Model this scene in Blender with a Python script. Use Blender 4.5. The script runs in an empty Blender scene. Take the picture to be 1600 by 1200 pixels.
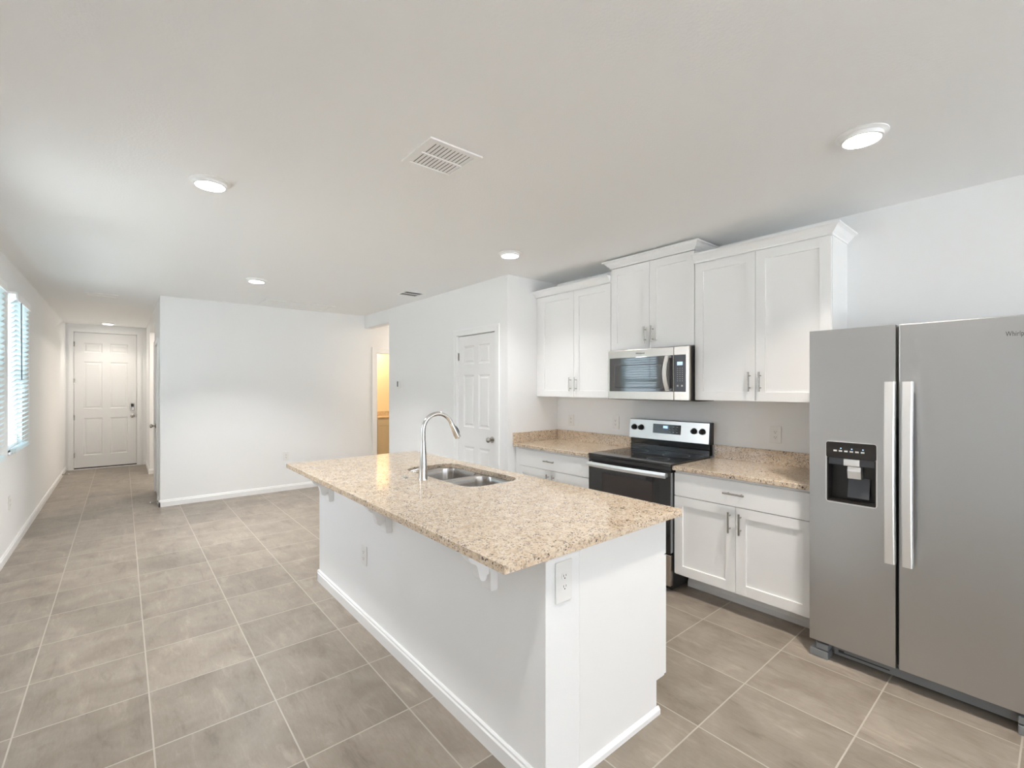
import bpy, bmesh, math, random
from mathutils import Vector, Matrix
random.seed(7)
S = bpy.context.scene
COL = S.collection
PI = math.pi

# ------------------------------------------------------------------ camera
FPX = 726.4
cam_d = bpy.data.cameras.new('camera')
cam = bpy.data.objects.new('camera', cam_d)
COL.objects.link(cam)
S.camera = cam
cam.location = (0, 0, 1.478)
cam.rotation_euler = (PI/2, 0, math.radians(-40.0))
cam_d.sensor_fit = 'HORIZONTAL'
cam_d.sensor_width = 36
cam_d.lens = 36*FPX/1600
cam_d.shift_y = 4.5/1600
cam_d.clip_start = 0.05

# ------------------------------------------------------------------ world, exposure
S.view_settings.view_transform = 'Standard'
S.view_settings.look = 'None'
S.view_settings.exposure = 1.25
S.view_settings.gamma = 1
S.view_settings.use_curve_mapping = False
S.cycles.max_bounces = 14
S.cycles.diffuse_bounces = 9
S.cycles.glossy_bounces = 6
S.cycles.transmission_bounces = 8
S.cycles.sample_clamp_indirect = 6
S.cycles.caustics_reflective = False
S.cycles.caustics_refractive = False
W = bpy.data.worlds.new('sky')
S.world = W
W.use_nodes = True
bg = W.node_tree.nodes['Background']
bg.inputs['Color'].default_value = (0.82, 0.89, 1.0, 1)
SKY = 2.8
bg.inputs['Strength'].default_value = SKY

def portal(name, loc, rot, sx, sy):
    d = bpy.data.lights.new(name, 'AREA'); d.shape = 'RECTANGLE'; d.size = sx; d.size_y = sy
    d.cycles.is_portal = True
    o = bpy.data.objects.new(name, d); COL.objects.link(o)
    o.location = loc; o.rotation_euler = rot
    return o

HC = 2.60          # ceiling height
XL = -0.76         # left wall face
XR = 3.65          # kitchen wall face
YB = 7.16          # far wall face
YF = 11.30         # front door wall
YR = -6.5          # wall behind the camera
XP = 2.95          # pantry wall face
YP = 3.58          # pantry side wall face
XH = 0.36          # hallway right wall

portal('sky_portal_rear', (1.85, YR-0.02, 1.16), (PI/2, 0, 0), 2.9, 2.28)
sun_d = bpy.data.lights.new('sun', 'SUN'); sun_d.energy = 82; sun_d.angle = 0.02; sun_d.color = (0.93, 0.96, 1.0)
sun = bpy.data.objects.new('sun', sun_d); COL.objects.link(sun)
sun.rotation_euler = (math.radians(18), math.radians(34), 0)   # high sun behind the house

# ------------------------------------------------------------------ materials
def new_mat(name):
    m = bpy.data.materials.new(name); m.use_nodes = True
    return m, m.node_tree.nodes, m.node_tree.links, m.node_tree.nodes['Principled BSDF']
def mat(name, col, rough=0.5, metal=0.0, bump=0, bscale=200, spec=0.5, coat=0, stretch=None, emit=0, ecol=None, trans=0):
    m, N, L, P = new_mat(name)
    P.inputs['Base Color'].default_value = (*col, 1)
    P.inputs['Roughness'].default_value = rough
    P.inputs['Metallic'].default_value = metal
    P.inputs['Specular IOR Level'].default_value = spec
    P.inputs['Coat Weight'].default_value = coat
    P.inputs['Transmission Weight'].default_value = trans
    if emit:
        P.inputs['Emission Color'].default_value = (*(ecol or col), 1)
        P.inputs['Emission Strength'].default_value = emit
    tc = N.new('ShaderNodeTexCoord'); mp = N.new('ShaderNodeMapping')
    L.new(tc.outputs['Object'], mp.inputs['Vector'])
    if stretch: mp.inputs['Scale'].default_value = stretch
    nz = N.new('ShaderNodeTexNoise'); nz.inputs['Scale'].default_value = bscale; nz.inputs['Detail'].default_value = 3
    L.new(mp.outputs['Vector'], nz.inputs['Vector'])
    if bump:
        b = N.new('ShaderNodeBump'); b.inputs['Strength'].default_value = bump; b.inputs['Distance'].default_value = 0.002
        L.new(nz.outputs['Fac'], b.inputs['Height']); L.new(b.outputs['Normal'], P.inputs['Normal'])
    else:
        r = N.new('ShaderNodeMapRange'); r.inputs['To Min'].default_value = max(0, rough-0.02); r.inputs['To Max'].default_value = rough+0.02
        L.new(nz.outputs['Fac'], r.inputs['Value']); L.new(r.outputs['Result'], P.inputs['Roughness'])
    return m

MW = mat('wall_paint', (0.862, 0.868, 0.870), 0.75, bump=0.25, bscale=160, spec=0.3)
MC = mat('ceiling_paint', (0.888, 0.893, 0.895), 0.85, bump=0.5, bscale=90, spec=0.2)
MT = mat('trim_paint', (0.885, 0.888, 0.89), 0.35)
MCAB = mat('cabinet_paint', (0.865, 0.868, 0.865), 0.32)
MDOOR = mat('door_paint', (0.86, 0.86, 0.858), 0.38)
MSHAD = mat('cabinet_interior', (0.35, 0.33, 0.30), 0.7)
MSTEEL = mat('brushed_steel', (0.53, 0.535, 0.54), 0.30, 1.0, bump=0.06, bscale=60, stretch=(1, 1, 40))
MSTEELW = mat('warm_brushed_steel', (0.60, 0.545, 0.485), 0.26, 1.0, bump=0.05, bscale=60, stretch=(1, 1, 40))
MHAND = mat('satin_steel', (0.88, 0.88, 0.87), 0.42, 1.0)
MNICK = mat('brushed_nickel', (0.45, 0.43, 0.40), 0.25, 1.0)
MCHR = mat('faucet_steel', (0.66, 0.66, 0.65), 0.16, 1.0)
MSINK = mat('sink_steel', (0.50, 0.48, 0.46), 0.22, 1.0, bump=0.03, bscale=200, stretch=(1, 30, 1))
MBLK = mat('black_glass', (0.012, 0.012, 0.013), 0.06)
MBLKP = mat('black_plastic', (0.02, 0.019, 0.018), 0.35)
MBLKE = mat('black_enamel', (0.015, 0.016, 0.018), 0.14)
MMIR = mat('tinted_microwave_glass', (0.02, 0.02, 0.022), 0.04)
MMIR.node_tree.nodes['Principled BSDF'].inputs['IOR'].default_value = 2.5
for m_ in (MBLKE, MBLK): m_.node_tree.nodes['Principled BSDF'].inputs['IOR'].default_value = 1.75
MOVW = mat('oven_window_glass', (0.045, 0.035, 0.033), 0.07)
MBRN = mat('dispenser_black', (0.012, 0.010, 0.009), 0.30)
MGRY = mat('grey_plastic', (0.20, 0.21, 0.22), 0.4)
MGRYD = mat('dark_grey_plastic', (0.075, 0.08, 0.09), 0.35)
MWHP = mat('white_plastic', (0.82, 0.815, 0.80), 0.35)
MSLOT = mat('dark_slot', (0.03, 0.028, 0.026), 0.6)
def slat_mat():
    m, N, L, P = new_mat('blind_vinyl')
    P.inputs['Base Color'].default_value = (0.82, 0.86, 0.86, 1); P.inputs['Roughness'].default_value = 0.4
    t = N.new('ShaderNodeBsdfTranslucent'); t.inputs['Color'].default_value = (0.80, 0.90, 0.92, 1)
    x = N.new('ShaderNodeMixShader'); x.inputs['Fac'].default_value = 0.45
    L.new(P.outputs[0], x.inputs[1]); L.new(t.outputs[0], x.inputs[2]); L.new(x.outputs[0], N['Material Output'].inputs['Surface'])
    return m
MSLAT = slat_mat()
MVENT = mat('vent_metal', (0.88, 0.88, 0.875), 0.45)
MINK = mat('grey_print', (0.55, 0.55, 0.53), 0.5)
MTXT = mat('dark_print', (0.05, 0.05, 0.05), 0.4)
MDISP = mat('lit_display', (0.25, 0.4, 0.6), 0.3, emit=0.7, ecol=(0.35, 0.55, 0.85))
MLENS = mat('lamp_lens', (1, 1, 1), 0.5, emit=14, ecol=(1.0, 0.95, 0.86))
MVAN = mat('vanity_paint', (0.78, 0.72, 0.62), 0.4)
MBATH = mat('bathroom_paint', (0.78, 0.72, 0.58), 0.8)
MPATIO = mat('bounce_concrete', (0.62, 0.62, 0.62), 0.9, bump=0.3, bscale=40)  # kept pale to bounce light up to the ceiling
MLAWN = mat('pale_gravel', (0.13, 0.135, 0.13), 0.9, bump=0.6, bscale=60)
MFENCE = mat('stucco_beyond', (0.42, 0.46, 0.46), 0.9, bump=0.4, bscale=20)

def glass_mat():
    # thin clear pane: lets light straight through, with a weak mirror reflection
    m, N, L, P = new_mat('window_glass')
    N.remove(P)
    t = N.new('ShaderNodeBsdfTransparent'); t.inputs['Color'].default_value = (0.955, 0.965, 0.965, 1)
    g = N.new('ShaderNodeBsdfGlossy'); g.inputs['Roughness'].default_value = 0.01
    x = N.new('ShaderNodeMixShader'); x.inputs['Fac'].default_value = 0.06
    L.new(t.outputs[0], x.inputs[1]); L.new(g.outputs[0], x.inputs[2]); L.new(x.outputs[0], N['Material Output'].inputs['Surface'])
    return m
MGLASS = glass_mat()

def granite_mat():
    m, N, L, P = new_mat('speckled_granite')
    tc = N.new('ShaderNodeTexCoord')
    def noise(s, d=4, w=0):
        n = N.new('ShaderNodeTexNoise'); n.noise_dimensions = '4D'; n.inputs['Scale'].default_value = s; n.inputs['Detail'].default_value = d; n.inputs['W'].default_value = w
        L.new(tc.outputs['Object'], n.inputs['Vector']); return n
    def vor(s, rnd=1.0):
        v = N.new('ShaderNodeTexVoronoi'); v.inputs['Scale'].default_value = s; v.inputs['Randomness'].default_value = rnd
        ad = N.new('ShaderNodeVectorMath'); ad.operation = 'ADD'
        nn = noise(60, 2, s); sc = N.new('ShaderNodeVectorMath'); sc.operation = 'SCALE'; sc.inputs['Scale'].default_value = 0.012
        L.new(nn.outputs['Color'], sc.inputs[0]); L.new(tc.outputs['Object'], ad.inputs[0]); L.new(sc.outputs[0], ad.inputs[1])
        L.new(ad.outputs[0], v.inputs['Vector']); return v
    def ramp(src, stops):
        r = N.new('ShaderNodeValToRGB'); e = r.color_ramp.elements
        while len(e) < len(stops): e.new(0.5)
        for k, (p, c) in enumerate(stops): e[k].position = p; e[k].color = (*c, 1)
        L.new(src, r.inputs['Fac']); return r
    def mix(f, a, b):
        x = N.new('ShaderNodeMix'); x.data_type = 'RGBA'
        if hasattr(f, 'links'): L.new(f, x.inputs['Factor'])
        else: x.inputs['Factor'].default_value = f
        L.new(a, x.inputs['A']); L.new(b, x.inputs['B']); return x.outputs['Result']
    base = ramp(noise(30, 6, 1).outputs['Fac'], [(0.30, (0.44, 0.32, 0.205)), (0.44, (0.58, 0.445, 0.315)), (0.60, (0.68, 0.57, 0.435)), (0.75, (0.73, 0.66, 0.56))])
    # crystalline patches, one tone per cell
    v1 = vor(170); c1 = N.new('ShaderNodeSeparateColor'); L.new(v1.outputs['Color'], c1.inputs[0])
    cells = ramp(c1.outputs[0], [(0.0, (0.52, 0.385, 0.26)), (0.35, (0.66, 0.52, 0.38)), (0.7, (0.73, 0.62, 0.49)), (1.0, (0.80, 0.75, 0.67))])
    col = mix(0.5, base.outputs['Color'], cells.outputs['Color'])
    # grey-brown chips
    v2 = vor(150); c2 = N.new('ShaderNodeSeparateColor'); L.new(v2.outputs['Color'], c2.inputs[0])
    g = ramp(c2.outputs[1], [(0.84, (0, 0, 0)), (0.90, (0.8, 0.8, 0.8))]); gc = N.new('ShaderNodeRGB'); gc.outputs[0].default_value = (0.36, 0.29, 0.23, 1)
    col = mix(g.outputs['Color'], col, gc.outputs[0])
    # black chips, in loose clusters
    v3 = vor(185); c3 = N.new('ShaderNodeSeparateColor'); L.new(v3.outputs['Color'], c3.inputs[0])
    k = ramp(c3.outputs[2], [(0.865, (0, 0, 0)), (0.895, (1, 1, 1))]); kn = ramp(noise(20, 4, 9).outputs['Fac'], [(0.42, (0.1, 0.1, 0.1)), (0.54, (0.95, 0.95, 0.95))])
    mm = N.new('ShaderNodeMath'); mm.operation = 'MULTIPLY'; L.new(k.outputs['Color'], mm.inputs[0]); L.new(kn.outputs['Color'], mm.inputs[1])
    kc = N.new('ShaderNodeRGB'); kc.outputs[0].default_value = (0.05, 0.042, 0.04, 1)
    col = mix(mm.outputs[0], col, kc.outputs[0])
    L.new(col, P.inputs['Base Color'])
    P.inputs['Roughness'].default_value = 0.09
    P.inputs['Specular IOR Level'].default_value = 0.55
    return m
MGRAN = granite_mat()

TILE, TX0, TY0 = 0.4555, 0.100, 1.029
def floor_mat():
    m, N, L, P = new_mat('floor_tile')
    g = N.new('ShaderNodeNewGeometry'); sp = N.new('ShaderNodeSeparateXYZ'); L.new(g.outputs['Position'], sp.inputs[0])
    def M(op, a, b=None):
        n = N.new('ShaderNodeMath'); n.operation = op
        for i, v in enumerate((a, b)):
            if v is None: continue
            if hasattr(v, 'links'): L.new(v, n.inputs[i])
            else: n.inputs[i].default_value = v
        return n.outputs[0]
    u = M('DIVIDE', M('SUBTRACT', sp.outputs[0], TX0), TILE); v = M('DIVIDE', M('SUBTRACT', sp.outputs[1], TY0), TILE)
    fu, fv = M('FRACT', u), M('FRACT', v)
    du = M('MINIMUM', fu, M('SUBTRACT', 1.0, fu)); dv = M('MINIMUM', fv, M('SUBTRACT', 1.0, fv))
    d = M('MINIMUM', du, dv)
    gm = N.new('ShaderNodeMapRange'); gm.interpolation_type = 'SMOOTHSTEP'
    gm.inputs['From Min'].default_value = 0.0050; gm.inputs['From Max'].default_value = 0.0085; L.new(d, gm.inputs['Value'])
    cid = N.new('ShaderNodeCombineXYZ'); L.new(M('FLOOR', u), cid.inputs[0]); L.new(M('FLOOR', v), cid.inputs[1])
    wn = N.new('ShaderNodeTexWhiteNoise'); wn.noise_dimensions = '3D'; L.new(cid.outputs[0], wn.inputs['Vector'])
    mp = N.new('ShaderNodeVectorMath'); mp.operation = 'MULTIPLY'; mp.inputs[1].default_value = (1.0, 0.22, 1.0); L.new(g.outputs['Position'], mp.inputs[0])
    of = N.new('ShaderNodeVectorMath'); of.operation = 'SCALE'; of.inputs['Scale'].default_value = 37; L.new(wn.outputs['Color'], of.inputs[0])
    ad = N.new('ShaderNodeVectorMath'); ad.operation = 'ADD'; L.new(mp.outputs[0], ad.inputs[0]); L.new(of.outputs[0], ad.inputs[1])
    def noise(s, det, dist, vec, rough=0.55):
        n = N.new('ShaderNodeTexNoise'); n.inputs['Scale'].default_value = s; n.inputs['Detail'].default_value = det; n.inputs['Distortion'].default_value = dist; n.inputs['Roughness'].default_value = rough
        L.new(vec, n.inputs['Vector']); return n.outputs['Fac']
    ad2 = N.new('ShaderNodeVectorMath'); ad2.operation = 'ADD'; L.new(g.outputs['Position'], ad2.inputs[0]); L.new(of.outputs[0], ad2.inputs[1])
    cloud = noise(4.0, 5, 0.6, ad2.outputs[0])
    vein = noise(13, 9, 0.45, ad.outputs[0], 0.72)
    fine = noise(90, 5, 0.0, ad.outputs[0], 0.7)
    def ramp(src, stops):
        r = N.new('ShaderNodeValToRGB'); e = r.color_ramp.elements
        while len(e) < len(stops): e.new(0.5)
        for k, (p, c) in enumerate(stops): e[k].position = p; e[k].color = (*c, 1)
        L.new(src, r.inputs['Fac']); return r.outputs['Color']
    def mix(f, a, b, t='MIX'):
        x = N.new('ShaderNodeMix'); x.data_type = 'RGBA'; x.blend_type = t
        if hasattr(f, 'links'): L.new(f, x.inputs['Factor'])
        else: x.inputs['Factor'].default_value = f
        for nm, c in (('A', a), ('B', b)):
            if hasattr(c, 'links'): L.new(c, x.inputs[nm])
            else: x.inputs[nm].default_value = (*c, 1)
        return x.outputs['Result']
    base = ramp(cloud, [(0.30, (0.215, 0.180, 0.145)), (0.50, (0.268, 0.230, 0.189)), (0.72, (0.322, 0.280, 0.233))])
    vr = ramp(vein, [(0.34, (0.70, 0.68, 0.66)), (0.45, (0.98, 0.98, 0.98)), (0.56, (1.02, 1.02, 1.02)), (0.66, (1.34, 1.34, 1.34))])
    col = mix(0.75, base, vr, 'MULTIPLY')
    fr = ramp(fine, [(0.35, (0.9, 0.9, 0.9)), (0.65, (1.08, 1.08, 1.08))])
    col = mix(0.6, col, fr, 'MULTIPLY')
    tone = ramp(wn.outputs['Value'], [(0.0, (0.92, 0.915, 0.91)), (1.0, (1.07, 1.06, 1.05))])
    col = mix(1.0, col, tone, 'MULTIPLY')
    col = mix(gm.outputs['Result'], (0.43, 0.385, 0.335), col)
    L.new(col, P.inputs['Base Color'])
    P.inputs['Roughness'].default_value = 0.36
    b = N.new('ShaderNodeBump'); b.inputs['Strength'].default_value = 0.35; b.inputs['Distance'].default_value = 0.002
    L.new(gm.outputs['Result'], b.inputs['Height']); L.new(b.outputs['Normal'], P.inputs['Normal'])
    return m
MFLOOR = floor_mat()

# ------------------------------------------------------------------ mesh helpers
class MB:
    def __init__(s): s.bm = bmesh.new()
    def box(s, x0, x1, y0, y1, z0, z1, bev=0, seg=2):
        x0, x1 = min(x0, x1), max(x0, x1); y0, y1 = min(y0, y1), max(y0, y1); z0, z1 = min(z0, z1), max(z0, z1)
        mt = Matrix.Translation(((x0+x1)/2, (y0+y1)/2, (z0+z1)/2)) @ Matrix.Diagonal((x1-x0, y1-y0, z1-z0, 1))
        r = bmesh.ops.create_cube(s.bm, size=1, matrix=mt)
        if bev:
            es = {e for v in r['verts'] for e in v.link_edges}
            bmesh.ops.bevel(s.bm, geom=list(es), offset=bev, segments=seg, affect='EDGES', profile=0.5)
        return s
    def cyl(s, p0, p1, r0, r1=None, seg=20):
        p0, p1 = Vector(p0), Vector(p1); d = p1-p0
        q = Vector((0, 0, 1)).rotation_difference(d.normalized()).to_matrix().to_4x4()
        bmesh.ops.create_cone(s.bm, cap_ends=True, segments=seg, radius1=r0, radius2=r0 if r1 is None else r1, depth=d.length, matrix=Matrix.Translation((p0+p1)/2) @ q)
        return s
    def ball(s, c, r, sc=(1, 1, 1), seg=16):
        bmesh.ops.create_uvsphere(s.bm, u_segments=seg, v_segments=seg//2+2, radius=r, matrix=Matrix.Translation(c) @ Matrix.Diagonal((*sc, 1)))
        return s
    def prism(s, pts, axis, a, b):
        """pts: 2D outline in the two other axes (cyclic order x,y,z), swept from a to b along axis"""
        def P(u, v, t):
            return {'x': (t, u, v), 'y': (u, t, v), 'z': (u, v, t)}[axis]
        A = [s.bm.verts.new(P(u, v, a)) for u, v in pts]; B = [s.bm.verts.new(P(u, v, b)) for u, v in pts]
        n = len(pts)
        s.bm.faces.new(A); s.bm.faces.new(B[::-1])
        for i in range(n): s.bm.faces.new((A[i], B[i], B[(i+1) % n], A[(i+1) % n]))
        return s
    def tube(s, pts, rad, seg=16):
        pts = [Vector(p) for p in pts]; n = len(pts)
        if not hasattr(rad, '__len__'): rad = [rad]*n
        rings = []; up = None
        for i in range(n):
            t = (pts[min(i+1, n-1)]-pts[max(i-1, 0)]).normalized()
            if up is None: up = Vector((0, 1, 0)) if abs(t.y) < 0.9 else Vector((1, 0, 0))
            a = up.cross(t).normalized(); up = t.cross(a).normalized()
            rings.append([s.bm.verts.new(pts[i]+(a*math.cos(2*PI*k/seg)+up*math.sin(2*PI*k/seg))*rad[i]) for k in range(seg)])
        for i in range(n-1):
            for k in range(seg): s.bm.faces.new((rings[i][k], rings[i][(k+1) % seg], rings[i+1][(k+1) % seg], rings[i+1][k]))
        s.bm.faces.new(rings[0][::-1]); s.bm.faces.new(rings[-1])
        return s
    def quad(s, *p): s.bm.faces.new([s.bm.verts.new(q) for q in p]); return s
    def slab(s, x0, x1, z0, z1, yf, th, panels, loops, bev=0.0):
        """door leaf facing -Y whose front carries nested panel loops [(inset, depth)...]"""
        xs = sorted({x0, x1, *[v for p in panels for v in p[:2]]}); zs = sorted({z0, z1, *[v for p in panels for v in p[2:]]})
        def Q(a, b, c, d, y=yf): s.quad((a, y, c), (b, y, c), (b, y, d), (a, y, d))
        for i in range(len(xs)-1):
            for j in range(len(zs)-1):
                cx, cz = (xs[i]+xs[i+1])/2, (zs[j]+zs[j+1])/2
                if not any(p[0] < cx < p[1] and p[2] < cz < p[3] for p in panels): Q(xs[i], xs[i+1], zs[j], zs[j+1])
        for a, b, c, d in panels:
            pr = (a, b, c, d, yf)
            for ins, dep in loops:
                cu = (a+ins, b-ins, c+ins, d-ins, yf+dep)
                def R(t): return [(t[0], t[4], t[2]), (t[1], t[4], t[2]), (t[1], t[4], t[3]), (t[0], t[4], t[3])]
                A, B = R(pr), R(cu)
                for k in range(4): s.quad(A[k], A[(k+1) % 4], B[(k+1) % 4], B[k])
                pr = cu
            Q(*pr)
        yb = yf+th
        s.quad((x1, yb, z0), (x0, yb, z0), (x0, yb, z1), (x1, yb, z1))
        s.quad((x0, yb, z0), (x0, yf, z0), (x0, yf, z1), (x0, yb, z1)); s.quad((x1, yf, z0), (x1, yb, z0), (x1, yb, z1), (x1, yf, z1))
        s.quad((x0, yb, z0), (x1, yb, z0), (x1, yf, z0), (x0, yf, z0)); s.quad((x0, yf, z1), (x1, yf, z1), (x1, yb, z1), (x0, yb, z1))
        bmesh.ops.remove_doubles(s.bm, verts=s.bm.verts, dist=1e-6)
        return s
    def obj(s, name, m, parent=None, smooth=False, label=None, bevel=0, recalc=True):
        if recalc: bmesh.ops.recalc_face_normals(s.bm, faces=s.bm.faces)
        me = bpy.data.meshes.new(name); s.bm.to_mesh(me); s.bm.free()
        o = bpy.data.objects.new(name, me); COL.objects.link(o); me.materials.append(m)
        if parent: o.parent = parent
        if smooth:
            for p in me.polygons: p.use_smooth = True
            try: me.set_sharp_from_angle(angle=math.radians(40))
            except Exception: pass
        if label: o['label'] = label
        if bevel:
            b = o.modifiers.new('bevel', 'BEVEL'); b.width = bevel; b.segments = 2; b.limit_method = 'ANGLE'
        return o
def struct(o):
    o['kind'] = 'structure'; return o
def thing(name, label, cat, loc=(0, 0, 0), rz=0, group=None):
    o = bpy.data.objects.new(name, None); COL.objects.link(o); o.empty_display_size = 0.1
    o.location = loc; o.rotation_euler = (0, 0, rz); o['label'] = label; o['category'] = cat
    if group: o['group'] = group
    return o
def tag(o, label, cat, group=None):
    o['label'] = label; o['category'] = cat
    if group: o['group'] = group
    return o
def text(name, s, size, m, parent, loc, rot=(PI/2, 0, 0), ext=0.0004, spacing=1.0, sx=1.0):
    c = bpy.data.curves.new(name, 'FONT'); c.body = s; c.size = size; c.extrude = ext; c.align_x = 'CENTER'; c.align_y = 'CENTER'; c.space_character = spacing
    t = bpy.data.objects.new('tmp_text', c); COL.objects.link(t)
    dg = bpy.context.evaluated_depsgraph_get()
    me = bpy.data.meshes.new_from_object(t.evaluated_get(dg)); bpy.data.objects.remove(t); bpy.data.curves.remove(c)
    o = bpy.data.objects.new(name, me); COL.objects.link(o); me.materials.clear(); me.materials.append(m)
    o.parent = parent; o.location = loc; o.rotation_euler = rot; o.scale = (sx, 1, 1)
    return o
FACE_X = -PI/2     # local -Y turned to world -X (seen from the room: left = +Y)

# ------------------------------------------------------------------ room shell
T = 0.12
struct(MB().box(XL-T, 5.6, YR-T, YF+T, -0.10, 0).obj('floor', MFLOOR))
struct(MB().box(XL-T, 5.6, YR-T, YF+T, HC, HC+0.1).obj('ceiling', MC))

def wall_with_holes(name, axis, face, back, a0, a1, holes, m=MW, z1=HC):
    """wall slab between coordinates face and back on one axis, running a0..a1 on the other, with openings (b0,b1,z0,z1)"""
    w = MB(); cuts = sorted({a0, a1, *[v for h in holes for v in h[:2]]})
    for i in range(len(cuts)-1):
        c = (cuts[i]+cuts[i+1])/2; hs = sorted([h for h in holes if h[0] < c < h[1]], key=lambda h: h[2]); z = 0.0
        segs = []
        for h in hs:
            if h[2] > z+1e-6: segs.append((z, h[2]))
            z = h[3]
        if z < z1-1e-6: segs.append((z, z1))
        for s0, s1 in segs:
            if axis == 'x': w.box(face, back, cuts[i], cuts[i+1], s0, s1)
            else: w.box(cuts[i], cuts[i+1], face, back, s0, s1)
    bmesh.ops.remove_doubles(w.bm, verts=w.bm.verts, dist=1e-5)
    return struct(w.obj(name, m))

WIN = [(4.66, 5.42, 0.90, 2.29), (5.92, 6.66, 0.90, 2.29)]
ADDED_REARWIN = (-3.1, -1.5, 0.90, 2.29)  # unseen window near the rear, added to let in more daylight
ADDED_SIDEWIN = (3.1, 4.10, 0.90, 2.29)  # unseen window, added to brighten the far part of the room
wall_with_holes('wall_left', 'x', XL, XL-T, YR, YF, WIN+[ADDED_REARWIN, ADDED_SIDEWIN])
DOOR_X = (-0.655, 0.215)
wall_with_holes('wall_front', 'y', YF, YF+T, XL-T, 5.6, [(DOOR_X[0]-0.03, DOOR_X[1]+0.03, 0, 2.475)])
BATH = (3.148, 3.93)
wall_with_holes('wall_back', 'y', YB, YB+T, XH, 5.6, [(BATH[0], BATH[1], 0, 2.035)])
wall_with_holes('wall_right', 'x', XR, XR+T, YR, YP, [])
# pantry block: side wall that faces the kitchen, long wall with its door
wall_with_holes('wall_pantry_side', 'y', YP, YP+T, XP, 5.6, [])
PD = (3.790, 4.480)
wall_with_holes('wall_pantry', 'x', XP, XP+T, YP+T, YB, [(PD[0]-0.02, PD[1]+0.02, 0, 2.07), (6.27, YB, 0, 2.405)])
wall_with_holes('wall_passage', 'y', 6.15, 6.27, XP+T, 5.6, [])
wall_with_holes('wall_pantry_back', 'x', 4.3, 4.42, YP+T, 6.15, [])
SLD = (0.4, 3.3, 0.02, 2.3)
wall_with_holes('wall_rear', 'y', YR, YR-T, XL-T, XR+T, [SLD])
# hallway: wall with a door, opening to a side room, wall by the entry
HD = (7.52, 8.28)
wall_with_holes('wall_hall', 'x', XH, XH+T, YB+T, YF, [(HD[0], HD[1], 0, 2.05), (8.42, 10.0, 0, 2.41)])
wall_with_holes('wall_side_room', 'x', 1.9, 2.0, YB+T, YF, [])
wall_with_holes('wall_bath_left', 'x', 3.02, 2.92, YB+T, 9.5, [], m=MBATH)
wall_with_holes('wall_bath_right', 'x', 4.9, 5.0, YB+T, 9.5, [], m=MBATH)
wall_with_holes('wall_bath_back', 'y', 9.35, 9.45, 3.02, 4.9, [], m=MBATH)
wall_with_holes('wall_passage_end', 'x', 5.5, 5.6, 6.27, YB, [])

# baseboards
BH, BT = 0.083, 0.014
def bprof(sgn=1): return [(0, 0), (sgn*BT, 0), (sgn*BT, BH*0.72), (sgn*BT*0.65, BH*0.80), (sgn*BT*0.65, BH*0.92), (sgn*BT*0.25, BH), (0, BH)]
def base_x(name, face, y0, y1, sgn):   # board on a wall whose face is at x=face, room on side sgn
    # axis y prism outline in (x,z)
    return struct(MB().prism([(face+u, v) for u, v in bprof(sgn)], 'y', y0, y1).obj(name, MT))
def base_y(name, face, x0, x1, sgn):
    return struct(MB().prism([(face+u, v) for u, v in bprof(sgn)], 'x', x0, x1).obj(name, MT))
base_x('baseboard_left', XL, YR, YF, 1)
base_y('baseboard_back', YB, XH-BT, BATH[0]-0.09, -1)
base_x('baseboard_hall', XH, YB-BT, HD[0]-0.07, -1)
base_x('baseboard_hall_entry', XH, 10.0, YF, -1)
base_y('baseboard_hall_end', 10.0, XH-BT, XH+T, -1)
base_y('baseboard_front_left', YF, XL+BT, DOOR_X[0]-0.085, -1)
base_y('baseboard_front_right', YF, DOOR_X[1]+0.085, XH-BT, -1)
base_x('baseboard_pantry', XP, PD[1]+0.09, 6.27, -1)
base_x('baseboard_pantry_corner', XP, YP-BT, PD[0]-0.09, -1)
base_x('baseboard_right', XR, YR, 0.0, -1)
base_y('baseboard_rear', YR, XL+BT, SLD[0]-0.05, 1)

# ------------------------------------------------------------------ doors
def casing(m, x0, x1, z1, y, w=0.065, th=0.016):
    """casing round an opening x0..x1 up to z1, on a wall facing -Y at y"""
    for a, b in ((x0-w, x0), (x1, x1+w)):
        m.box(a, b, y-th*0.7, y, 0, z1+w); m.box(a+w*0.25 if a < x0 else a+0.0, b if a < x0 else b-w*0.25, y-th*0.7, y-th*0.7, 0, z1) if False else None
        o, i = (a, b) if a < x0 else (b, a)
        s = 1 if o < i else -1
        m.box(o, o+s*w*0.3, y-th, y-th*0.7, 0, z1+w)
    m.box(x0, x1, y-th*0.7, y, z1, z1+w); m.box(x0-w*0.7, x1+w*0.7, y-th, y-th*0.7, z1+w*0.7, z1+w)
    return m
def six_panel(w, h, th, tall=False):
    st = 0.145*w; ml = 0.12*w
    pw = (w-2*st-ml)/2
    if tall: rows = [(0.09, 0.365), (0.435, 0.785), (0.855, 0.925)]
    else: rows = [(0.105, 0.395), (0.50, 0.785), (0.845, 0.945)]
    P = [(x, x+pw, a*h, b*h) for a, b in rows for x in (st, st+pw+ml)]
    return MB().slab(0, w, 0, h, 0, th, P, [(0.006, 0.006), (0.022, 0.009), (0.040, 0.003)]).obj
def knob(parent, x, z, y=0.0, r=0.028, label=None):
    k = MB(); k.cyl((x, y, z), (x, y-0.008, z), 0.033, 0.030, 24); k.cyl((x, y-0.008, z), (x, y-0.035, z), 0.012, 0.014, 16)
    k.ball((x, y-0.052, z), r, (1, 0.75, 1), 20)
    return k.obj('knob', MNICK, parent, smooth=True)
def hinges(parent, x, zs, y=0.0):
    for z in zs:
        h = MB(); h.cyl((x, y-0.004, z-0.045), (x, y-0.004, z+0.045), 0.0065, seg=10); h.box(x-0.003, x+0.018, y-0.0015, y+0.001, z-0.043, z+0.043)
        h.obj('hinge', MNICK, parent)

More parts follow.
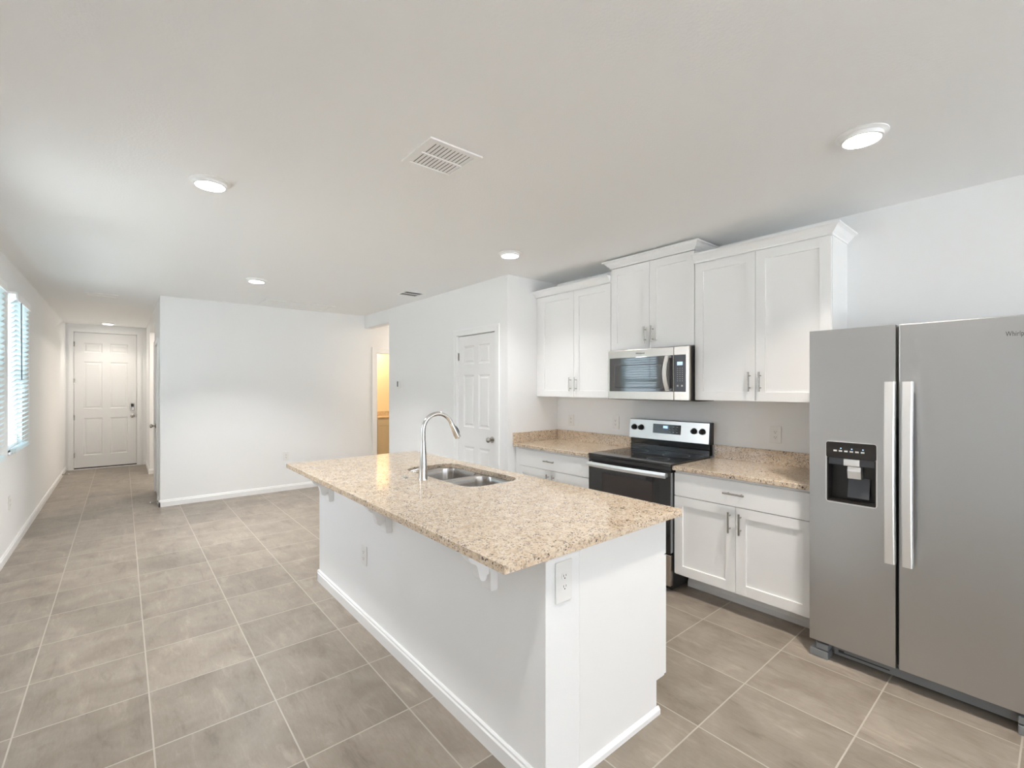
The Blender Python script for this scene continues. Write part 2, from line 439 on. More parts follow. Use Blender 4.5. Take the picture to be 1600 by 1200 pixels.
# pantry door (facing -X); local x=0 at world Y = PD[1]
d = struct(thing('door_2', '', '', (XP, PD[1]+0.0, 0.0), FACE_X)); del d['label']; del d['category']
w = PD[1]-PD[0]
leaf = six_panel(w-0.006, 2.035, 0.035)('door_leaf', MDOOR, d); leaf.location = (0.003, 0.012, 0.012)
casing(MB(), -0.012, w+0.012, 2.06, 0.0, 0.068).obj('door_casing', MT, d)
j = MB(); j.box(-0.02, 0.0, 0, T, 0, 2.07); j.box(w, w+0.02, 0, T, 0, 2.07); j.box(-0.02, w+0.02, 0, T, 2.055, 2.07); j.obj('door_jamb', MT, d)
knob(d, w-0.062, 0.925, 0.012); hinges(d, -0.004, (0.20, 0.93, 1.82), 0.010)
MB().box(w-0.004, w, -0.001, 0.012, 0.89, 0.955).obj('latch_plate', MNICK, d)

# front door
d = struct(thing('door_1', '', '', (DOOR_X[0], YF, 0.0), 0)); del d['label']; del d['category']
w = DOOR_X[1]-DOOR_X[0]
leaf = six_panel(w-0.008, 2.415, 0.045, True)('door_leaf', MDOOR, d); leaf.location = (0.004, 0.012, 0.034)
casing(MB(), -0.012, w+0.012, 2.462, 0.0, 0.06).obj('door_casing', MT, d)
j = MB(); j.box(-0.03, 0, 0, T, 0, 2.475); j.box(w, w+0.03, 0, T, 0, 2.475); j.box(-0.03, w+0.03, 0, T, 2.455, 2.475); j.obj('door_jamb', MT, d)
j = MB(); j.box(0, 0.02, 0.0575, 0.075, 0.013, 2.455); j.box(w-0.02, w, 0.0575, 0.075, 0.013, 2.455); j.box(0.02, w-0.02, 0.0575, 0.075, 2.435, 2.455); j.obj('stop_moulding', MT, d)
MB().box(0, w, -0.02, T, 0, 0.012, 0.003).obj('threshold', MT, d)
MB().box(0.001, w-0.001, 0.014, 0.07, 0.0122, 0.0335).obj('door_sweep', MBLKP, d)
hinges(d, -0.003, (0.26, 0.93, 1.58, 2.24), 0.010)
knob(d, w-0.062, 0.93, 0.012)
k = MB(); k.box(w-0.092, w-0.036, -0.012, 0.012, 1.035, 1.175, 0.006)
lk = k.obj('keypad_lock', MNICK, d); MB().box(w-0.084, w-0.044, -0.0135, -0.0122, 1.105, 1.165, 0.0).obj('keypad', MBLKP, lk)
MB().cyl((w-0.064, -0.012, 1.07), (w-0.064, -0.03, 1.07), 0.017, 0.014).obj('thumb_turn', MHAND, lk, smooth=True)
MB().box(w-0.003, w, -0.001, 0.012, 0.90, 0.96).obj('latch_plate', MNICK, d)

# hallway door in the right-hand hall wall, facing -X
d = struct(thing('door_3', '', '', (XH, HD[1], 0.0), FACE_X)); del d['label']; del d['category']
w = HD[1]-HD[0]
leaf = six_panel(w-0.006, 2.02, 0.035)('door_leaf', MDOOR, d); leaf.location = (0.003, 0.006, 0.012)
casing(MB(), 0, w, 2.05, 0.0, 0.06).obj('door_casing', MT, d)
knob(d, 0.06, 0.93, 0.006); hinges(d, w-0.003, (0.20, 1.02, 1.82), 0.004)
# bathroom doorway trim
casing(MB(), BATH[0], BATH[1], 2.035, YB, 0.075).obj('trim_1', MT)['kind'] = 'structure'
j = MB(); j.box(BATH[0]-0.0, BATH[0]+0.015, YB, YB+T, 0, 2.035); j.box(BATH[1]-0.015, BATH[1], YB, YB+T, 0, 2.035); j.box(BATH[0], BATH[1], YB, YB+T, 2.02, 2.035)
struct(j.obj('trim_2', MT))

# ------------------------------------------------------------------ windows and blinds
def window(n, y0, y1, z0, z1, sash=True):
    r = struct(thing('window_%d' % n, '', '', (XL, (y0+y1)/2, z0), PI/2)); del r['label']; del r['category']
    w, h = (y1-y0)/2, z1-z0
    f = MB(); b = 0.045
    for q in ((-w, -w+b, 0, h), (w-b, w, 0, h), (-w+b, w-b, 0, b), (-w+b, w-b, h-b, h), (-w+b, w-b, h/2-0.02, h/2+0.02)):
        f.box(q[0], q[1], 0.030, 0.065, q[2], q[3])
    f.obj('window_frame', MT, r)
    for a, c in ((b, h/2-0.02), (h/2+0.02, h-b)): MB().box(-w+b, w-b, 0.045, 0.049, a, c).obj('pane', MGLASS, r)
    MB().box(-w, w, -0.024, 0.030, -0.022, 0.0, 0.003).obj('window_sill', MT, r)
    portal('sky_portal_%d' % n, (XL-T-0.02, (y0+y1)/2, (z0+z1)/2), (0, -PI/2, 0), h, 2*w)
    return r
window(1, *WIN[0]); window(2, *WIN[1]); window(3, *ADDED_REARWIN); window(5, *ADDED_SIDEWIN)  # the last two are out of view, added as daylight sources
def blind(y0, y1, z0, z1, label, tilt=-42):
    r = thing('window_blind', label, 'blind', (XL+0.002, (y0+y1)/2, z0), PI/2, 'white slatted blinds on the left wall windows')
    w = (y1-y0)/2+0.01; h = z1-z0
    # blind hangs in front of the opening (local -Y = into the room)
    v = MB(); v.prism([(-0.062, h-0.055), (-0.056, h+0.012), (-0.050, h+0.018), (0, h+0.018), (0, h-0.0), (-0.048, h-0.0), (-0.052, h-0.055)], 'x', -w-0.012, w+0.012)
    v.obj('valance', MT, r)
    s = MB(); n = int((h-0.06)/0.0435); t = math.radians(tilt)
    for i in range(n):
        z = 0.055+i*0.0435+0.01
        cy, dy, dz = -0.030, 0.024*math.cos(t), 0.024*math.sin(t); th = 0.0013
        ny, nz = math.sin(t)*th, -math.cos(t)*th
        cb = 0.003
        pts = [(cy-dy-ny, z-dz-nz), (cy-dy+ny, z-dz+nz), (cy+ny*cb/th, z+nz*cb/th), (cy+dy+ny, z+dz+nz), (cy+dy-ny, z+dz-nz), (cy-ny+ny*cb/th, z-nz+nz*cb/th)]
        s.prism([(p[0], p[1]) for p in pts], 'x', -w, w)
    s.obj('slats', MSLAT, r)
    MB().box(-w, w, -0.050, -0.012, 0.004, 0.040, 0.004).obj('bottom_rail', MSLAT, r)
    c = MB()
    for x in (-w*0.72, 0, w*0.72):
        c.box(x-0.001, x+0.001, -0.0575, -0.0565, 0.06, h-0.03); c.box(x-0.001, x+0.001, -0.0035, -0.0025, 0.06, h-0.03)
    c.obj('ladder_cord', MSLAT, r)
    MB().cyl((-w*0.68, -0.066, h-0.06), (-w*0.68, -0.068, h-0.75), 0.0045, seg=8).obj('tilt_wand', MGRY, r)
    return r
blind(*WIN[0], 'white slatted blind over the nearer left wall window, cut off by the photo edge')
blind(*WIN[1], 'white slatted blind with tilt wand over the farther left wall window, nearer the front door')
# unseen sliding glass door behind the camera, added for daylight
r = struct(thing('window_4', '', '', ((SLD[0]+SLD[1])/2, YR, 0.02), PI)); del r['label']; del r['category']
w = (SLD[1]-SLD[0])/2; h = SLD[3]-SLD[2]; f = MB()
for q in ((-w, -w+0.06, 0, h), (w-0.06, w, 0, h), (-w+0.06, w-0.06, 0, 0.06), (-w+0.06, w-0.06, h-0.06, h), (-0.04, 0.04, 0.06, h-0.06)): f.box(q[0], q[1], 0.03, 0.09, q[2], q[3])
f.obj('window_frame', MT, r)
for a, b in ((-w+0.06, -0.04), (0.04, w-0.06)): MB().box(a, b, 0.055, 0.06, 0.06, h-0.06).obj('pane', MGLASS, r)
struct(MB().box(-30, 30, YR-T, 40, -0.35, -0.15).obj('exterior_ground', MLAWN))
struct(MB().box(-8, 12, -20, YR-T, -0.30, -0.03).obj('bounce_patio', MPATIO))  # unseen slab, added to bounce light in through the rear door

# ------------------------------------------------------------------ cabinets
SH = [(0.0, 0.0), (0.0008, 0.011), (0.001, 0.011)]
def bar_handle(parent, x, z, y, vertical, ln=0.135):
    h = MB(); g = ln/2
    if vertical:
        h.cyl((x, y-0.032, z-g), (x, y-0.032, z+g), 0.006, seg=12)
        for s in (-1, 1): h.cyl((x, y, z+s*g*0.62), (x, y-0.032, z+s*g*0.62), 0.0045, seg=10)
    else:
        h.cyl((x-g, y-0.032, z), (x+g, y-0.032, z), 0.006, seg=12)
        for s in (-1, 1): h.cyl((x+s*g*0.62, y, z), (x+s*g*0.62, y-0.032, z), 0.0045, seg=10)
    return h.obj('handle', MNICK, parent, smooth=True)
def shaker(parent, x0, x1, z0, z1, hx=None, hz=None, fr=0.062, y=0.0):
    o = MB().slab(x0, x1, z0, z1, y-0.020, 0.019, [(x0+fr, x1-fr, z0+fr, z1-fr)], SH).obj('door', MCAB, parent, bevel=0.0012)
    if hx is not None: bar_handle(o, hx, hz, y-0.020, True)
    return o
def crown(m, x0, x1, y, z, h=0.062, p=0.058, left=True, right=True, back=0.0):
    """crown moulding: front at y, mitred returns going back to y=back"""
    prof = [(0, 0), (0.006, 0.0), (0.008, 0.010), (0.022, 0.022), (0.040, 0.044), (0.050, 0.050), (0.058, 0.052), (0.058, 0.062), (0, 0.062)]
    prof = [(a*p/0.058, b*h/0.062) for a, b in prof]
    bm = m.bm
    def line(a):
        L_ = x0-(a if left else 0); R_ = x1+(a if right else 0)
        pts = []
        if left: pts.append((L_, back))
        pts += [(L_, y-a), (R_, y-a)]
        if right: pts.append((R_, back))
        return pts
    rows = [[bm.verts.new((px, py, z+b)) for px, py in line(a)] for a, b in prof]
    n = len(rows); c = len(rows[0])
    for i in range(n):
        for k in range(c-1):
            bm.faces.new((rows[i][k], rows[i][k+1], rows[(i+1) % n][k+1], rows[(i+1) % n][k]))
    bm.faces.new([r_[0] for r_ in rows]); bm.faces.new([r_[-1] for r_ in rows][::-1])
    return m

# uppers: local x to the right (world -Y), y=0 at the carcass front (world X=3.35), z up from cabinet bottom
XU = 3.35
def upper(yL, w, zb, zt, split, label, hz, fl=0.0, crown_l=False, crown_r=False, ch=0.062, back=XR, door_to=None, hl=0.05):
    r = thing('wall_cabinet', label, 'cabinet', (XU, yL, zb), FACE_X, 'white wall cabinets above the counter')
    h = zt-zb; dep = back-XU-0.001
    MB().box(0, w, 0, dep, 0, h).obj('body', MCAB, r)
    wd = w-fl; mid = fl+split
    ht = h-0.004
    shaker(r, fl+0.003, mid-0.0015, 0.002, ht, mid-hl*0.7, hz)
    shaker(r, mid+0.0015, w-0.003, 0.002, ht, mid+hl*0.7, hz)
    if fl > 0.01: MB().box(0.001, fl, -0.004, 0, 0, h).obj('filler_strip', MCAB, r)
    cm = MB(); crown(cm, 0, w, -0.020, h, ch, 0.058, crown_l, crown_r, dep)
    cm.obj('crown_moulding', MT, r)
    return r
upper(3.578, 0.976, 1.378, 2.405, 0.472, 'white two-door wall cabinet left of the microwave, against the pantry wall', 0.125, fl=0.062)
upper(2.600, 0.786, 1.795, 2.520, 0.393, 'short white two-door wall cabinet directly above the microwave, standing taller than its neighbours', 0.115, crown_l=True, crown_r=True)
upper(1.812, 0.888, 1.378, 2.412, 0.441, 'wide white two-door wall cabinet right of the microwave, beside the fridge', 0.135, crown_r=True)

# base cabinets: y=0 at carcass front (world X=3.055)
XB = 3.055
def base(yL, w, fl, split, label):
    r = thing('base_cabinet', label, 'cabinet', (XB, yL, 0), FACE_X, 'white base cabinets along the kitchen wall')
    MB().box(0, w, 0, XR-XB-0.001, 0.135, 0.883).obj('body', MCAB, r)
    t = MB(); t.box(0.002, w, 0.185, 0.20, 0, 0.135); t.prism([(0.185, 0), (0.165, 0), (0.165, 0.035), (0.178, 0.055), (0.185, 0.055)], 'x', 0.002, w)
    t.obj('toe_kick', MT, r)
    if fl > 0.01: MB().box(0.001, fl, -0.003, 0, 0.135, 0.883).obj('filler_strip', MCAB, r)
    dr = MB().box(fl+0.003, w-0.003, -0.020, -0.001, 0.704, 0.864, 0.0012).obj('drawer', MCAB, r)
    bar_handle(dr, (fl+w)/2-0.01, 0.786, -0.020, False)
    m = fl+split
    shaker(r, fl+0.003, m-0.0015, 0.147, 0.699, m-0.034, 0.60); shaker(r, m+0.0015, w-0.003, 0.147, 0.699, m+0.034, 0.60)
    return r
base(3.578, 0.990, 0.055, 0.470, 'white base cabinet with one drawer, left of the range and partly hidden by the island')
base(1.808, 0.886, 0.0, 0.436, 'white base cabinet with drawer and two doors between range and fridge')

# wall counters
def counter(yL, w, label, side=False):
    r = thing('countertop', label, 'countertop', (3.010, yL, 0.884), FACE_X, 'granite counters along the kitchen wall')
    MB().box(0, w, 0, 0.639, 0, 0.030, 0.003).obj('slab', MGRAN, r)
    MB().box(0, w, 0.620, 0.639, 0.030, 0.132, 0.002).obj('backsplash', MGRAN, r)
    if side: MB().box(0, 0.020, 0.0, 0.619, 0.030, 0.132, 0.002).obj('side_splash', MGRAN, r)
    return r
counter(3.579, 0.992, 'short granite counter left of the range with a side splash on the pantry wall', True)
counter(1.809, 0.888, 'granite counter right of the range, ending at the fridge')

# ------------------------------------------------------------------ range
r = thing('electric_range', 'stainless and black electric range with glass cooktop between the wall counters', 'stove', (3.04, 2.584, 0), FACE_X)
RW = 0.768
b = MB(); b.box(0.003, RW-0.003, 0, 0.590, 0.02, 0.905); b.obj('body', MBLKP, r)
MB().box(0.03, RW-0.03, 0.03, 0.55, 0, 0.02).obj('base', MBLKP, r)
ct = MB().box(0.0, RW, -0.034, 0.540, 0.906, 0.924, 0.004).obj('cooktop', MBLK, r)
def annulus(m, cx, cy, z, ro, ri, n=40):
    A = [m.bm.verts.new((cx+ro*math.cos(2*PI*k_/n), cy+ro*math.sin(2*PI*k_/n), z)) for k_ in range(n)]
    Bv = [m.bm.verts.new((cx+ri*math.cos(2*PI*k_/n), cy+ri*math.sin(2*PI*k_/n), z)) for k_ in range(n)]
    for k_ in range(n): m.bm.faces.new((A[k_], A[(k_+1) % n], Bv[(k_+1) % n], Bv[k_]))
for cx, cy, rr in ((0.20, 0.13, 0.11), (0.56, 0.13, 0.085), (0.20, 0.39, 0.085), (0.56, 0.39, 0.105)):
    ring = MB(); annulus(ring, cx, cy, 0.9244, rr, rr-0.003); ring.obj('burner_ring', MGRY, ct)
MB().box(0.003, RW-0.003, -0.030, 0, 0.872, 0.905, 0.003).obj('front_strip', MBLKP, r)
dr = MB().box(0.004, RW-0.004, -0.034, -0.001, 0.278, 0.869, 0.004).obj('oven_door', MBLK, r)
MB().box(0.150, RW-0.150, -0.0352, -0.0342, 0.42, 0.775, 0.0).obj('oven_window', MOVW, dr)
MB().box(RW-0.0045, RW-0.0015, -0.030, -0.002, 0.285, 0.860).obj('door_side_trim', MGRY, dr)
hd = MB(); n = 18; prof = [(-0.010, -0.020), (-0.014, 0.0), (-0.010, 0.020), (0.0, 0.018), (0.0, -0.018)]
rows = []
for i in range(n+1):
    t = i/n; x = 0.022+t*(RW-0.044); yo = -0.062-0.014*math.sin(PI*t)
    rows.append([hd.bm.verts.new((x, yo+a, 0.842+z)) for a, z in prof])
for i in range(n):
    for k_ in range(5): hd.bm.faces.new((rows[i][k_], rows[i+1][k_], rows[i+1][(k_+1) % 5], rows[i][(k_+1) % 5]))
hd.bm.faces.new(rows[0]); hd.bm.faces.new(rows[-1][::-1])
for x in (0.034, RW-0.034): hd.box(x-0.010, x+0.010, -0.064, -0.034, 0.828, 0.856)
hd.obj('handle', MHAND, dr)
sd = MB().box(0.004, RW-0.004, -0.032, -0.001, 0.045, 0.270, 0.005).obj('storage_drawer', MSTEELW, r)
# back guard
bg_ = MB(); bg_.prism([(0.545, 0.924), (0.600, 0.924), (0.600, 1.175), (0.585, 1.180), (0.560, 1.02), (0.548, 1.015), (0.552, 0.975), (0.545, 0.965)], 'x', 0.012, RW-0.012)
bg_.obj('back_guard', MBLKE, r)
cp = MB(); cp.prism([(0.536, 1.020), (0.560, 1.014), (0.598, 1.186), (0.558, 1.190), (0.553, 1.184)], 'x', 0.0, RW-0.012)
cpo = cp.obj('control_panel', mat('panel_steel', (0.68, 0.66, 0.63), 0.28, 1.0, bump=0.03, bscale=60, stretch=(1, 1, 40)), r)
MB().prism([(0.537, 1.018), (0.600, 1.012), (0.603, 1.188), (0.560, 1.190)], 'x', RW-0.0118, RW-0.002).obj('end_cap', MBLKP, r)
def pan(z): return 0.536+(z-1.020)*(0.553-0.536)/0.164
g = MB(); g.prism([(pan(1.075)-0.002, 1.075), (pan(1.155)-0.002, 1.155), (pan(1.155)+0.002, 1.155), (pan(1.075)+0.002, 1.075)], 'x', 0.245, 0.510); dp = g.obj('display', MBLK, cpo)
g = MB()
for i in range(3):
    for j_ in range(3): 
        z = 1.092+j_*0.022; g.box(0.405+i*0.033, 0.417+i*0.033, pan(z)-0.0027, pan(z)-0.0021, z-0.002, z+0.002)
g.obj('button_marking', MINK, dp)
g = MB(); g.prism([(pan(1.120)-0.0026, 1.120), (pan(1.142)-0.0026, 1.142), (pan(1.142)-0.0021, 1.142), (pan(1.120)-0.0021, 1.120)], 'x', 0.345, 0.388); g.obj('clock', MDISP, dp)
for x in (0.052, 0.125, 0.628, 0.700):
    z = 1.115; y = pan(z)
    k = MB(); k.cyl((x, y, z), (x, y-0.006, z-0.0), 0.026, 0.025, 24); k.cyl((x, y-0.006, z), (x, y-0.026, z-0.002), 0.021, 0.019, 24); k.box(x-0.004, x+0.004, y-0.034, y-0.024, z-0.019, z+0.019, 0.002)
    k.obj('knob', MBLKP, cpo, smooth=True)

# ------------------------------------------------------------------ microwave
MX, MWd, MZ, MH = 3.262, 0.764, 1.372, 0.416
r = thing('microwave', 'stainless over-the-range microwave hung below the short middle cabinet', 'microwave', (MX, 2.580, MZ), FACE_X)
MB().box(0.001, MWd-0.001, 0.022, XR-MX-0.002, 0.010, MH).obj('body', MBLKP, r)
v = MB(); v.prism([(0.012, 0.010), (XR-MX-0.002, 0.010), (XR-MX-0.002, -0.006), (0.14, -0.008), (0.03, 0.0)], 'x', 0.012, MWd-0.004); v.obj('vent_base', MBLKP, r)
sx = 0.634
dr = MB().box(0, sx-0.001, 0, 0.021, 0.002, MH, 0.003).obj('door', MSTEELW, r)
MB().box(0.020, sx-0.006, -0.0025, 0.001, 0.068, 0.352, 0.001).obj('window', MMIR, dr)
wm = MB()
for q in ((0.075, 0.080, 0.098, 0.290), (0.532, 0.537, 0.098, 0.290), (0.080, 0.532, 0.285, 0.290), (0.080, 0.532, 0.098, 0.103)): wm.box(q[0], q[1], -0.0030, -0.0026, q[2], q[3])
wm.obj('window_border', MGRYD, dr)
hd = MB(); n = 16; rows = []
for i in range(n+1):
    t = i/n; z = 0.078+t*0.268; yo = -0.030-0.026*math.sin(PI*t); xo = 0.596-0.008*math.sin(PI*t)
    rows.append([hd.bm.verts.new((xo+a, yo+b_, z)) for a, b_ in ((-0.017, -0.004), (0.0, -0.010), (0.017, -0.004), (0.017, 0.004), (-0.017, 0.004))])
for i in range(n):
    for k_ in range(5): hd.bm.faces.new((rows[i][k_], rows[i+1][k_], rows[i+1][(k_+1) % 5], rows[i][(k_+1) % 5]))
hd.bm.faces.new(rows[0]); hd.bm.faces.new(rows[-1][::-1])
for z in (0.084, 0.340): hd.box(0.586, 0.606, -0.032, -0.0026, z-0.008, z+0.008)
hd.obj('handle', MHAND, dr)
text('lettering', 'Whirlpool', 0.020, MTXT, dr, (0.330, -0.0006, 0.382))
cp = MB().box(sx+0.001, MWd, 0, 0.021, 0.002, MH, 0.003).obj('control_panel', MSTEELW, r)
kp = MB().box(sx+0.002, MWd-0.030, -0.0025, 0.001, 0.068, 0.352, 0.001).obj('keypad', MGRYD, cp)
MB().box(sx+0.030, sx+0.075, -0.0032, -0.0026, 0.272, 0.298).obj('display', MDISP, kp)
g = MB()
for i in range(3):
    for j_ in range(7): g.box(sx+0.030+i*0.020, sx+0.037+i*0.020, -0.0031, -0.0026, 0.150+j_*0.016, 0.154+j_*0.016)
for x in (sx+0.028, sx+0.064): g.box(x, x+0.013, -0.0031, -0.0026, 0.108, 0.121)
g.obj('key_marking', MINK, kp)

# ------------------------------------------------------------------ refrigerator
FX = 2.92
r = thing('refrigerator', 'stainless side-by-side refrigerator with an in-door water and ice dispenser', 'refrigerator', (FX, 0.914, 0), FACE_X)
FW = 0.908
MB().box(0.006, FW-0.006, 0.075, 0.715, 0.03, 1.765, 0.004).obj('body', MGRY, r)
def fdoor(x0, x1, hole=None):
    m = MB(); z0, z1 = 0.090, 1.785
    # gently crowned front: outline in (x,y), swept in z, with an optional cut-out
    w = x1-x0; rnd = 0.012
    def yf(x): return 0.0
    if hole:
        a, b_, c, d_ = hole
        for q in ((x0, x1, z0, c), (x0, a, c, d_), (b_, x1, c, d_), (x0, x1, d_, z1)): m.box(q[0], q[1], 0, 0.068, q[2], q[3])
        bmesh.ops.remove_doubles(m.bm, verts=m.bm.verts, dist=1e-6)
        # drop the inner seams
        dead = [f_ for f_ in m.bm.faces if all(abs(v_.co.z-c) < 1e-6 for v_ in f_.verts) or all(abs(v_.co.z-d_) < 1e-6 for v_ in f_.verts)]
        keep = []
        bmesh.ops.delete(m.bm, geom=dead, context='FACES_ONLY')
        m.quad((a, 0, d_), (b_, 0, d_), (b_, 0.068, d_), (a, 0.068, d_)); m.quad((a, 0, c), (b_, 0, c), (b_, 0.068, c), (a, 0.068, c))
        bmesh.ops.remove_doubles(m.bm, verts=m.bm.verts, dist=1e-6)
        return m.obj('door', MSTEEL, r, label='freezer door with the dispenser')
    m.box(x0, x1, 0, 0.068, z0, z1, 0.005, 3)
    return m.obj('door', MSTEEL, r)
DX0, DX1, DZ0, DZ1 = 0.080, 0.300, 0.863, 1.187
dl = fdoor(0.0, 0.374, (DX0+0.004, DX1-0.004, DZ0+0.004, DZ1-0.004)); drr = fdoor(0.386, FW)
MB().box(0.3745, 0.3855, 0.030, 0.072, 0.10, 1.775).obj('door_gasket', MSLOT, r)
for x0, par in ((0.340, dl), (0.408, drr)):
    hd = MB(); n = 20; rows = []; hw = 0.042 if x0 < 0.4 else 0.040
    for i in range(n+1):
        t = i/n; z = 0.617+t*0.886; yo = -0.058-0.016*math.sin(PI*t)
        rows.append([hd.bm.verts.new((x0+a, yo+b_, z)) for a, b_ in ((0.001, 0.0), (0.005, -0.004), (hw-0.005, -0.004), (hw-0.001, 0.0), (hw, 0.028), (0.0, 0.028))])
    for i in range(n):
        for k_ in range(6): hd.bm.faces.new((rows[i][k_], rows[i+1][k_], rows[i+1][(k_+1) % 6], rows[i][(k_+1) % 6]))
    hd.bm.faces.new(rows[0]); hd.bm.faces.new(rows[-1][::-1])
    hx0 = x0+0.006
    for z in (0.640, 1.455): hd.box(hx0, x0+hw-0.008, -0.034, 0, z, z+0.03)
    hd.obj('handle', MHAND, par)
text('lettering', 'Whirlpool', 0.030, MTXT, drr, (0.786, -0.0006, 1.705), spacing=1.05, sx=0.60)
# dispenser
ds = thing('dispenser', '', '', (0, 0, 0)); del ds['label']; del ds['category']; bpy.data.objects.remove(ds)
def rrect(x0, x1, z0, z1, rad, n=5):
    o = []
    for cx, cz, a0 in ((x1-rad, z1-rad, 0), (x0+rad, z1-rad, 90), (x0+rad, z0+rad, 180), (x1-rad, z0+rad, 270)):
        for k_ in range(n+1):
            a = math.radians(a0+90*k_/n); o.append((cx+rad*math.cos(a), cz+rad*math.sin(a)))
    return o
def ring_frame(m, outer, inner, yf, yb):
    n = len(outer)
    V = lambda P, y: [m.bm.verts.new((p[0], y, p[1])) for p in P]
    A, B_, C_, D_ = V(outer, yf), V(inner, yf), V(inner, yb), V(outer, yb)
    for i in range(n):
        j_ = (i+1) % n
        for P, Q_ in ((A, B_), (B_, C_), (C_, D_), (D_, A)): m.bm.faces.new((P[i], P[j_], Q_[j_], Q_[i]))
cav = (DX0+0.008, DX1-0.008, DZ0+0.010, DZ1-0.095)
m = MB(); ring_frame(m, rrect(DX0-0.002, DX1+0.002, DZ0-0.002, DZ1+0.001, 0.016), rrect(DX0+0.001, DX1-0.001, DZ0+0.001, DZ1-0.002, 0.013), -0.0035, 0.002)
m.obj('dispenser_trim', MHAND, dl)
m = MB()
# bezel with cavity: upper control plate and recess walls
m.prism(rrect(DX0+0.001, DX1-0.001, DZ1-0.086, DZ1-0.002, 0.010)[:], 'y', -0.006, 0.010)
m.box(DX0+0.004, DX0+0.009, -0.001, 0.070, DZ0+0.004, DZ1-0.088); m.box(DX1-0.009, DX1-0.004, -0.001, 0.070, DZ0+0.004, DZ1-0.088)
m.box(DX0+0.004, DX1-0.004, 0.064, 0.0745, DZ0+0.004, DZ1-0.004); m.box(DX0+0.009, DX1-0.009, -0.001, 0.064, DZ0+0.004, DZ0+0.012)
dsp = m.obj('dispenser', MBRN, dl, label='black water and ice dispenser')
MB().box(DX0+0.010, DX1-0.010, 0.004, 0.060, DZ1-0.122, DZ1-0.087).obj('dispenser_housing', MGRYD, dsp)
MB().box(DX0+0.078, DX1-0.072, -0.002, 0.055, DZ1-0.124, DZ1-0.0875, 0.002).obj('nozzle_cover', MHAND, dsp)
p = MB(); p.prism([(0.008, DZ1-0.128), (0.045, DZ1-0.128), (0.060, DZ1-0.19), (0.010, DZ1-0.190), (0.002, DZ1-0.150)], 'x', DX0+0.094, DX1-0.068); p.obj('water_paddle', MHAND, dsp)
p = MB(); p.prism([(0.058, DZ1-0.192), (0.063, DZ1-0.192), (0.040, DZ0+0.030), (0.035, DZ0+0.030)], 'x', DX0+0.086, DX1-0.040); p.obj('ice_paddle', MGRYD, dsp)
g = MB()
for i in range(6): g.box(DX0+0.035+i*0.024, DX0+0.050+i*0.024, -0.0066, -0.0061, DZ1-0.052, DZ1-0.044)
g.obj('button_marking', MINK, dsp)
for i in range(3): MB().cyl((DX0+0.068+i*0.048, -0.006, DZ1-0.034), (DX0+0.068+i*0.048, -0.0068, DZ1-0.034), 0.003, seg=10).obj('indicator_light', MDISP, dsp)
# base grille, feet, hinge covers
g = MB(); g.box(0.10, FW-0.10, 0.062, 0.074, 0.022, 0.066)
for i in range(9): g.box(0.12+i*0.075, 0.123+i*0.075, 0.058, 0.074, 0.066, 0.085)
g.obj('base_grille', MGRY, r)
g = MB(); g.box(0.12, 0.34, 0.0605, 0.0618, 0.038, 0.043); g.box(0.12, 0.145, 0.0600, 0.0604, 0.045, 0.052); g.obj('grille_slot', MSLOT, r)
for x0, x1 in ((0.0, 0.088), (FW-0.125, FW-0.0)):
    f = MB(); f.box(x0, x1, 0.0, 0.072, 0.0, 0.040, 0.003); f.box(x0+0.03 if x0 < 0.1 else x0, x1, 0.004, 0.072, 0.046, 0.078, 0.003); f.obj('foot_cover', MGRY, r)

# ------------------------------------------------------------------ island
IX0, IXW, IX1 = 1.155, 1.333, 1.915      # drywall face, drywall back, cabinet front
IY0, IY1 = 1.190, 3.665
TOE = 1.852
r = thing('kitchen_island', 'white kitchen island with painted knee wall, bracket supports and cabinet end panel', 'island', (1.5, 2.43, 0))
def W(m, name, mt, **k):
    bmesh.ops.translate(m.bm, verts=m.bm.verts, vec=(-1.5, -2.43, 0)); return m.obj(name, mt, r, **k)
W(MB().box(IX0, IXW, IY0, IY1, 0, 0.883, 0.002), 'knee_wall', MW)
for y0, y1 in ((IY0+0.001, IY0+0.019), (IY1-0.019, IY1-0.001)):
    W(MB().prism([(IXW+0.001, 0), (TOE, 0), (TOE, 0.150), (IX1, 0.150), (IX1, 0.883), (IXW+0.001, 0.883)], 'y', y0, y1), 'end_panel', MCAB)
W(MB().box(IX1-0.019, IX1-0.001, IY0+0.020, IY1-0.020, 0.150, 0.700), 'front_frame', MCAB)
W(MB().box(IXW+0.001, IX1-0.020, IY0+0.020, IY1-0.020, 0.150, 0.165), 'cabinet_floor', MCAB)
W(MB().box(TOE-0.014, TOE, IY0+0.020, IY1-0.020, 0.0, 0.149), 'toe_kick', MCAB)
